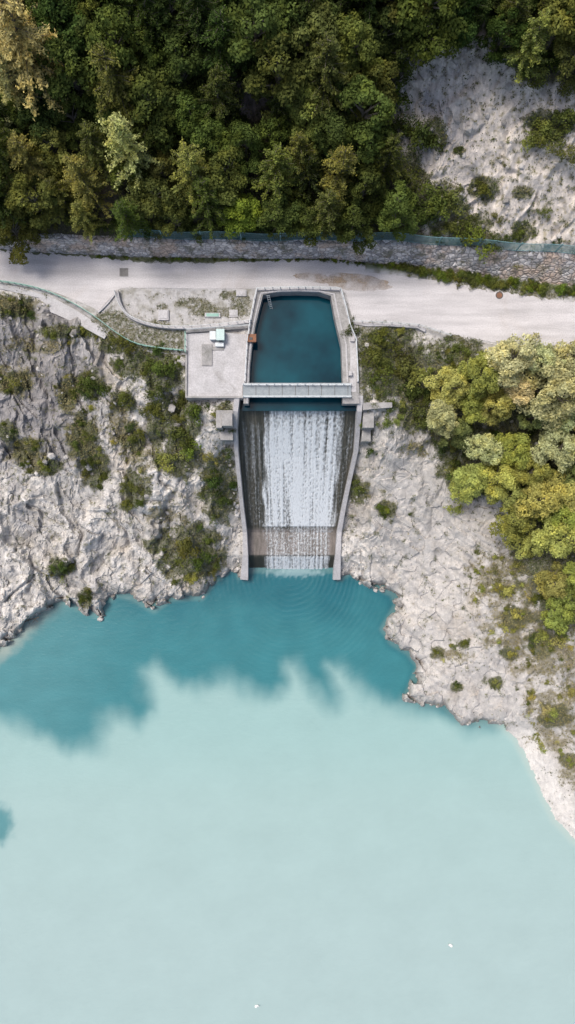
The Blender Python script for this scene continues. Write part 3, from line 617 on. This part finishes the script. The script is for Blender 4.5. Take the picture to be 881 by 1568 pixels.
for u,v,s,c in [(790,548,1.0,RP),(850,600,1.15,RP),(690,595,.75,RY),(740,570,.8,RG),(720,735,.85,RY),(740,690,.85,RP),(790,690,.8,RG),(860,690,1.0,RP),(830,760,1.0,RY),(870,830,1.0,RY),(765,620,.8,RY),(705,665,.75,RD),(850,890,.75,RY),(880,550,.9,RP),(835,550,.8,RP)]:
    put('deciduous_tree',random.choice(BR),u,v,s,7.5,c); placed2.append((u,v))
for k in range(3000):
    u=random.uniform(660,950); v=random.uniform(530,970)
    if sdist(np.array([u]),np.array([v]),RTR)[0]>-14: continue
    if any((a-u)**2+(b-v)**2<38**2 for a,b in placed2): continue
    placed2.append((u,v)); put('deciduous_tree',random.choice(BR),u,v,random.uniform(.6,.95),7.5,random.choice([RY,RG,RP,RG,RD,RY]))
def shr(u,v,s,c,me=None): put('shrub',me or random.choice(SH),u,v,s,.8,c)
for u,v,s,c in [(140,588,1.4,MG),(135,580,1.1,OG),(190,612,1.0,OG),(250,640,1.6,OG),(275,660,1.8,MG),(262,705,1.3,YG),(290,690,1.4,BG),(245,600,1.3,MG),(300,625,1.3,MG),(250,565,1.4,MG),(230,560,1.1,MG),(330,735,1.4,DG),(340,765,1.2,DG),(355,745,.9,DG),(325,790,1.0,MG),(205,672,.9,OG),(208,750,.9,OG),(285,835,1.6,OG),(305,860,1.6,MG),(270,860,1.2,OG),(320,830,1.2,MG),(300,885,1.1,YG),(92,868,1.0,DG),(80,872,.7,OG),(130,912,.8,DG),(185,525,1.1,OG),
  (570,545,1.5,OG),(590,575,1.6,MG),(620,560,1.7,OG),(630,600,1.6,MG),(600,525,1.4,MG),(640,630,1.5,OG),(580,520,1.2,OG),(648,575,1.5,YG),(655,610,1.4,MG),(550,748,1.1,OG),(592,780,.7,BG),(560,640,.9,OG),(590,650,.9,OG),(650,650,1.1,OG),(672,640,1.5,MG),(700,780,1.0,YG),(780,1000,.7,YG),(850,1095,.9,YG),(835,1085,.8,RP),(760,1045,.65,YG),(873,1165,.6,YG),(790,945,1.1,RY),(775,905,.9,RY),(835,975,1.1,YG),(860,985,1.1,RY),(710,987,.35,OG),(672,1000,.5,OG),(700,1052,.4,OG),(875,1060,.8,RY),
  (665,203,1.3,DG),(655,215,.9,MG),(703,230,.5,MG),(740,290,1.1,OG),(665,315,2.0,MG),(690,300,1.5,OG),(650,335,1.6,MG),(722,362,2.0,BG),(708,350,1.5,MG),(800,355,.9,MG),(835,190,1.6,YG),(860,185,1.7,OG),(845,215,1.3,OG),(820,110,1.5,OG),(800,95,1.5,MG),(835,325,.6,OG),(845,85,1.8,MG),(875,130,1.4,OG),(805,392,1.0,YG),(620,310,1.9,MG),(630,280,1.6,OG),(570,690,.7,DG),(352,650,.8,DG),(350,690,.9,MG),(540,500,.9,MG),(870,235,1.0,OG),(775,250,.5,OG),(760,330,.7,OG),(640,80,1.2,OG),(610,110,1.6,MG),(600,150,1.7,MG),(610,180,1.5,DG)]: shr(u,v,s,c)
cnt=0
while cnt<270:
    u=random.uniform(-30,910); v=random.uniform(360,1150)
    a_,b_,c_,d_=[float(q[0]) for q in look(['vm','dp','dl','dch'],u,v)]
    if a_<.5 or b_<4 or c_<8 or d_<10 or (284<u<385 and 500<v<622): continue
    c=random.choice([DG,MG,OG,OG,YG if u>600 else OG,YG]); shr(u,v,random.uniform(.3,.9),c); cnt+=1
cnt=0
while cnt<160: # scattered low bushes over the olive slopes
    u=random.uniform(-30,910); v=random.uniform(440,1200)
    a_,b_,c_,d_=[float(q[0]) for q in look(['olv','dp','dl','dch'],u,v)]
    if a_<.25 or b_<4 or c_<8 or d_<10 or (284<u<385 and 500<v<622): continue
    shr(u,v,random.uniform(.15,.5),random.choice([OG,OG,MG,YG] if u<500 else [OG,YG,RY,YG])); cnt+=1
for k in range(120):
    u=random.uniform(600,940); v=float(np.interp(u,wb_u,wb_v))+random.uniform(0,13)*min(1,(u-590)/120); shr(u,v,random.uniform(.3,.62),random.choice([MG,OG,OG,BG]))
for k in range(90):
    u=random.uniform(150,600); v=float(np.interp(u,wb_u,wb_v))+random.uniform(1,4); shr(u,v,random.uniform(.16,.3),random.choice([MG,OG,BG]))
for k in range(40):
    u=random.uniform(-40,900); v=float(np.interp(u,wb_u,wb_v))*.5+float(np.interp(u,wt_u,wt_v))*.5+random.uniform(-8,6); shr(u,v,random.uniform(.12,.3),random.choice([MG,OG,BG]))
for k in range(90):
    u=random.uniform(-50,930); v=float(np.interp(u,wt_u,wt_v))-random.uniform(15,32)
    if u>640 and random.random()<.55: continue
    shr(u,v,random.uniform(.4,1.0),random.choice([DG,MG,OG]))
for k in range(100):
    u=random.uniform(-50,640); v=random.uniform(-60,330)
    if math.hypot((u-375)/36,(v-132)/46)<1: continue
    shr(u,v,random.uniform(1.0,1.9),random.choice([DG,MG,MG]))
KEYS=['z','dl','dp','d','dch','beach','smooth','vb','vm','olv','spk','sdr','n220']
def scatter(n,lo=(-85,-100),hi=(965,1300)):
    u=rng.uniform(lo[0],hi[0],n); v=rng.uniform(lo[1],hi[1],n); return u,v,dict(zip(KEYS,look(KEYS,u,v)))
u,v,q=scatter(480000)
dens=np.maximum.reduce([q['vm']*.9,q['olv']*.5,q['spk']*.3,np.full_like(u,.008)])
hillrock=(q['d']>0)&(q['sdr']<10)
dens=np.where(hillrock,np.maximum(dens,ss(.2,.45,q['n220']+.2*ss(640,800,u)-.1)*.3),dens)
dens=np.where((q['d']>0)&~hillrock,.12,dens)
dens=np.where((q['dp']<0)&(q['d']<=0)&(v<q['vb']+10)&(v>q['vb']),.7,dens)
inroad=inside(u,v,RT+RB); bad=inroad|(q['dl']<3)|(q['dch']<5)|inside(u,v,POOL)|((u>280)&(u<385)&(v>500)&(v<612))|((q['d']<=0)&(v<q['vb']))
keep=(rng.random(len(u))<dens)&~bad
u,v,z=u[keep],v[keep],q['z'][keep]; p=W(u,v,z); n=len(u)
yel=np.clip(q['olv'][keep]*.8+rng.normal(size=n)*.2+fbm(u/25,v/25,2,700)*.8+.15,0,1)
pc=C(.080,.100,.030)*(1-yel[:,None])+C(.225,.195,.09)*yel[:,None]; pc=pc*rng.uniform(.5,1.5,(n,1))
plat_=(q['dp'][keep]<0)&(q['d'][keep]<=0)
hg=np.where(plat_,.12,rng.uniform(.05,.5,n))
rep=3; pp=np.repeat(p,rep,0)+rng.normal(size=(n*rep,3))*np.array([.13,.13,0]); pp[:,2]+=np.repeat(hg,rep)*rng.random(n*rep)
v_,f_=leafquads(pp,rng.normal(size=(n*rep,3))*.6+np.array([0,0,.6]),rng.uniform(.06,.17,n*rep)*np.where(np.repeat(plat_,rep),.7,1),.5)
new_obj('ground_cover_plants',v_,f_,[M_tuft],attrs={'col':np.repeat(np.repeat(pc,rep,0),4,0)})
print('cover',n)
import bmesh
bm=bmesh.new(); bmesh.ops.create_icosphere(bm,subdivisions=1,radius=1); iv=np.array([w.co[:] for w in bm.verts]); bm.faces.ensure_lookup_table(); fi=np.array([[w.index for w in f.verts] for f in bm.faces]); bm.free()
u,v,q=scatter(60000,(-85,0),(965,1290))
dens=np.where(q['d']>0,.05*(q['sdr']<0),.05*ss(0,10,q['dp'])*(1-.8*q['smooth'])+.35*ss(14,2,q['dl'])*(1-q['beach'])+.5*ss(26,8,q['dch'])*ss(740,780,v)+.25*q['beach']*ss(30,5,q['dl']))
bad=(q['dl']<-1)|(q['dch']<6)|(q['dp']<5)&(q['d']<=0)|((u>280)&(u<385)&(v>500)&(v<612))
keep=(rng.random(len(u))<dens)&~bad; u,v,z=u[keep],v[keep],q['z'][keep]; n=len(u); p=W(u,v,z)
s=rng.lognormal(-1.35,.5,n); s=np.where(q['beach'][keep]>.5,s*.4,s); s=np.clip(s,.06,.9)
A_=rng.normal(size=(n,3,3)); Q_,_=np.linalg.qr(A_); sc_=rng.uniform(.5,1.1,(n,1,3))
vv_=(iv[None]*sc_*(1+rng.normal(size=(n,len(iv),1))*.13))@Q_*s[:,None,None]+p[:,None,:]
ff_=(fi[None]+np.arange(n)[:,None,None]*len(iv)).reshape(-1,3)
rc=C(.46,.44,.42)*rng.uniform(.5,1.25,(n,1))
new_obj('scattered_rocks',vv_.reshape(-1,3),ff_,[M_terr],attrs={'col':np.repeat(rc,len(iv),0),'rock':np.zeros(n*len(iv))})
print('rocks',n)
m=MB(); a=Vector(W(5,962,-24)); b=Vector(W(60,945,-23.5))
m.bar(a,b,.11,0,6); 
for k in range(9):
    c=a.lerp(b,.3+.08*k); m.bar(c,c+Vector((random.uniform(-.6,1.6),random.uniform(-1.6,1.6),random.uniform(0,.8))),.04,0,5)
m.obj('fallen_dead_tree',[M_bark])
def swan(u,v,rot,s):
    me=bpy.data.meshes.new('swan'); P_=[(0,0,.12),(.28,0,.16),(.5,0,.24),(-.28,0,.16),(-.5,0,.25),(.6,0,.42),(.55,0,.62),(.62,0,.74),(.74,0,.72),(.86,0,.68),(-.1,.22,.2),(-.42,.2,.27),(-.1,-.22,.2),(-.42,-.2,.27)]
    E=[(0,1),(1,2),(0,3),(3,4),(2,5),(5,6),(6,7),(7,8),(8,9),(0,10),(10,11),(0,12),(12,13)]
    R=[.26,.24,.12,.22,.06,.06,.05,.07,.06,.02,.12,.05,.12,.05]
    me.from_pydata(P_,E,[]); o=bpy.data.objects.new('swan',me); bpy.context.scene.collection.objects.link(o); me.materials.append(M_white)
    o.modifiers.new('s','SKIN')
    for i,r in enumerate(R): me.skin_vertices[0].data[i].radius=(r,r)
    me.skin_vertices[0].data[0].use_root=True
    k=o.modifiers.new('ss','SUBSURF'); k.levels=2; k.render_levels=2
    p=W(u,v,LAKE); o.location=(p[0],p[1],LAKE-.02); o.scale=(s,s,s); o.rotation_euler=(0,0,rot)
for a in((690,1447,2.6,.85),(393,1540,.4,.75)): swan(*a)
# ---------------- light, world, camera ----------------
w=bpy.data.worlds.new('World'); bpy.context.scene.world=w; w.use_nodes=True; nt=w.node_tree
EL=64; AZ=-50
sky=nt.nodes.new('ShaderNodeTexSky'); sky.sky_type='NISHITA'; sky.sun_disc=False; sky.sun_elevation=math.radians(EL); sky.sun_rotation=math.radians(AZ); sky.dust_density=5; sky.air_density=1; sky.ozone_density=1
nt.links.new(sky.outputs[0],nt.nodes['Background'].inputs[0]); nt.nodes['Background'].inputs[1].default_value=.15
sl=bpy.data.lights.new('sun','SUN'); sl.energy=2.6; sl.angle=math.radians(20); sl.color=(1,.955,.89); so=bpy.data.objects.new('sun',sl); bpy.context.scene.collection.objects.link(so)
az=math.radians(AZ); d=Vector((-math.sin(az)*math.cos(math.radians(EL)),-math.cos(az)*math.cos(math.radians(EL)),-math.sin(math.radians(EL)))); so.rotation_euler=d.to_track_quat('-Z','Y').to_euler()
cam=bpy.data.cameras.new('camera'); cam.sensor_fit='VERTICAL'; cam.sensor_height=36; cam.sensor_width=36; cam.lens=24; cam.clip_end=5000
co=bpy.data.objects.new('camera',cam); co.location=(0,0,H); bpy.context.scene.collection.objects.link(co); bpy.context.scene.camera=co
vs_=bpy.context.scene.view_settings; vs_.view_transform='Standard'; vs_.look='None'; vs_.exposure=0
